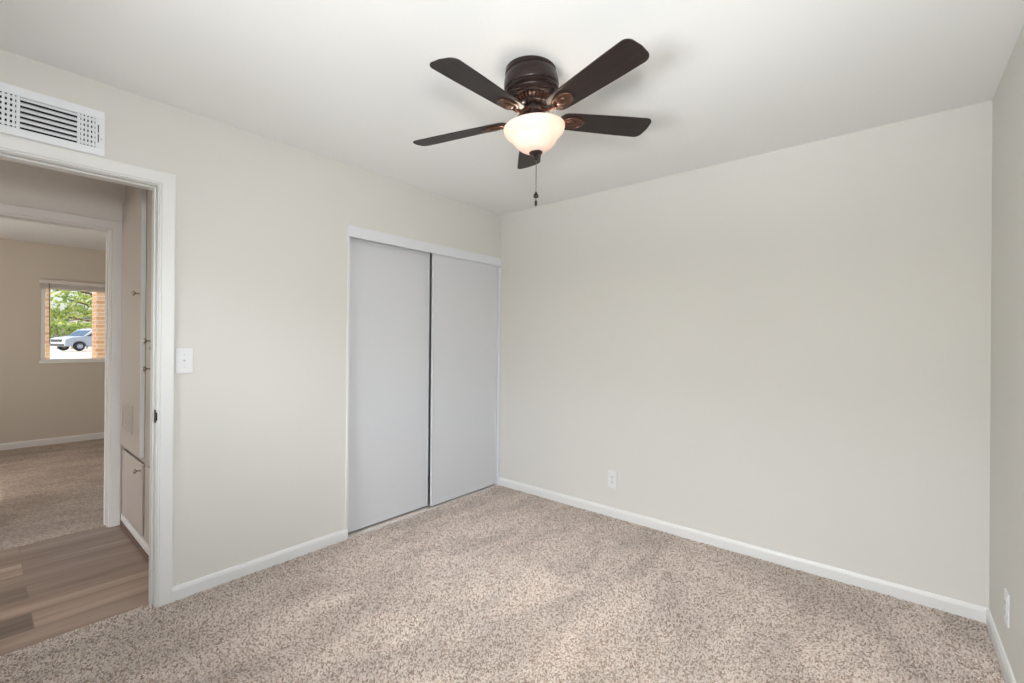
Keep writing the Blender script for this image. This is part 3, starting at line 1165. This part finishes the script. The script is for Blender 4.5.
# parked car
cr = tag(empty('parked_car', (-45.6, 2.75, .36), (0, 0, math.atan2(-.9, .42))), 'silver car parked across the street, seen through the far window', 'car')
body = [(-2.3, .35), (-2.34, .75), (-2.28, 1.02), (-2.0, 1.68), (-1.6, 1.74), (.1, 1.72), (.5, 1.62), (1.15, 1.12), (1.9, 1.02), (2.28, .9), (2.36, .62), (2.32, .35),
        (1.85, .33), (1.78, .58), (1.6, .72), (1.38, .75), (1.15, .68), (1.0, .52), (.96, .33), (-.98, .33), (-1.05, .55), (-1.22, .7), (-1.45, .75), (-1.66, .7), (-1.82, .52), (-1.88, .33)]
MB().prism(body, 1.84, lambda u, v, w: (u, w - .92, v)).build('car_body', M['carpaint'], cr, bevel=.06, seg=3)
for s in (-1, 1):
    side = [(-1.95, 1.08), (-1.82, 1.56), (-1.5, 1.62), (.05, 1.6), (.4, 1.52), (.98, 1.12)]
    MB().prism(side, .012, lambda u, v, w, s=s: (u, s * (.917 + w), v)).build('side_window', M['carglass'], cr)
ws = MB().add([(.56, -.76, 1.58), (.56, .76, 1.58), (1.16, .82, 1.145), (1.16, -.82, 1.145), (.53, -.76, 1.55), (.53, .76, 1.55), (1.1, .82, 1.11), (1.1, -.82, 1.11)],
              [(0, 1, 2, 3), (7, 6, 5, 4), (0, 4, 5, 1), (1, 5, 6, 2), (2, 6, 7, 3), (3, 7, 4, 0)]).build('windscreen', M['carglass'], cr)
MB().box(2.27, 2.375, -.55, .55, .68, .86).build('grille', M['grille'], cr, bevel=.02)
MB().box(2.3, 2.385, -.8, .8, .38, .52).build('lower_grille', M['grille'], cr, bevel=.02)
for s in (-1, 1):
    MB().box(2.17, 2.34, s * .6, s * .88, .72, .9).build('headlight', M['lens'], cr, bevel=.02)
for x_ in (1.42, -1.42):
    for s in (-1, 1):
        wv = MB()
        prof = [(.2, -.1), (.3, -.11), (.34, -.09), (.35, 0), (.34, .09), (.3, .11), (.2, .1)]
        wv.lathe(prof, 28, close=True)
        wo = wv.build('wheel', M['rubber'], cr, (x_, s * .84, .35), smooth=True)
        wo.rotation_euler = (math.pi / 2, 0, 0)
        MB().lathe([(0, -.09), (.06, -.1), (.16, -.06), (.205, -.1), (.205, .1), (.16, .06), (.06, .1), (0, .09)], 24).build('wheel_rim', M['alloy'], wo, smooth=True)

# ------------------------------------------------------------------ carpet pile (real yarn tufts over the backing)
def pile(name, label, x0, x1, y0, y1, step, height, mat, seed):
    g = np.random.default_rng(seed)
    nx, ny = int((x1 - x0) / step), int((y1 - y0) / step)
    gx, gy = np.meshgrid(np.arange(nx), np.arange(ny), indexing='ij')
    px = x0 + (gx.ravel() + .5 + g.uniform(-.5, .5, nx * ny)) * step
    py = y0 + (gy.ravel() + .5 + g.uniform(-.5, .5, nx * ny)) * step
    keep = (px > .004) | ((py > DOOR[0]) & (py < DOOR[1]))     # the pile runs into the doorway only
    px, py = px[keep], py[keep]
    n = px.size

    def field(freqs, seed2):
        q = np.random.default_rng(seed2)
        f = np.zeros(n)
        for fr in freqs:
            for _ in range(5):
                a = q.uniform(0, 2 * np.pi)
                f += np.sin(fr * (px * np.cos(a) + py * np.sin(a)) * 2 * np.pi + q.uniform(0, 6.28)) / len(freqs)
        return f / 2.2
    # brushed lay of the pile: direction and amount vary in patches
    la = field([.9, 1.7, 3.1], 11) * 2.4 + .6
    lm_ = np.clip(.45 + .35 * field([1.1, 2.3, 4.2], 12), .05, 1.0)
    jit = g.normal(0, .0030, (n, 2))
    lean = np.stack([np.cos(la), np.sin(la)], 1) * (lm_ * .0075)[:, None]
    h = height * g.uniform(.8, 1.15, n)
    r = step * g.uniform(.58, .8, n)
    # rings: root, belly, shoulder, tip
    ring_t = np.array([0.0, .5, .86])
    ring_r = np.array([.8, 1.0, .8])
    K = 3
    verts = np.zeros((n, 3 * K + 1, 3), dtype=np.float32)
    rot = g.uniform(0, 6.28, n)
    for i in range(3):
        off = (lean + jit) * (ring_t[i] ** 1.6)
        for k in range(K):
            a = rot + 2 * np.pi * k / K + ring_t[i] * 1.2
            verts[:, i * K + k, 0] = px + off[:, 0] + r * ring_r[i] * np.cos(a)
            verts[:, i * K + k, 1] = py + off[:, 1] + r * ring_r[i] * np.sin(a)
            verts[:, i * K + k, 2] = -.007 + h * ring_t[i]
    off = (lean + jit) * 1.1
    verts[:, 3 * K, 0] = px + off[:, 0]
    verts[:, 3 * K, 1] = py + off[:, 1]
    verts[:, 3 * K, 2] = -.007 + h
    verts[:, :, 0] = np.clip(verts[:, :, 0], x0 - .004, x1)
    quads, tris = [], []
    for i in range(2):
        for k in range(K):
            k2 = (k + 1) % K
            quads.append((i * K + k, i * K + k2, (i + 1) * K + k2, (i + 1) * K + k))
    for k in range(K):
        tris.append((2 * K + k, 2 * K + (k + 1) % K, 3 * K))
    base_i = (np.arange(n) * (3 * K + 1))[:, None]
    q = (np.array(quads).ravel()[None, :] + base_i).ravel()
    t = (np.array(tris).ravel()[None, :] + base_i).ravel()
    loops = np.concatenate([q, t]).astype(np.int32)
    nq, ntri = n * len(quads), n * len(tris)
    starts = np.concatenate([np.arange(nq) * 4, nq * 4 + np.arange(ntri) * 3]).astype(np.int32)
    me = bpy.data.meshes.new(name)
    me.vertices.add(verts.shape[0] * verts.shape[1])
    me.vertices.foreach_set('co', verts.ravel())
    me.loops.add(loops.size)
    me.loops.foreach_set('vertex_index', loops)
    me.polygons.add(nq + ntri)
    me.polygons.foreach_set('loop_start', starts)
    me.polygons.foreach_set('use_smooth', np.ones(nq + ntri, dtype=bool))
    me.update(calc_edges=True)
    me.materials.append(mat)
    o = bpy.data.objects.new(name, me)
    COL.objects.link(o)
    tag(o, label, 'carpet', kind='stuff')
    return o


pile('carpet_pile', 'beige speckled cut-pile carpet covering the bedroom floor', -.05, W - .012, -D + .012, -.012, .0066, .0092, M['carpet'], 21)
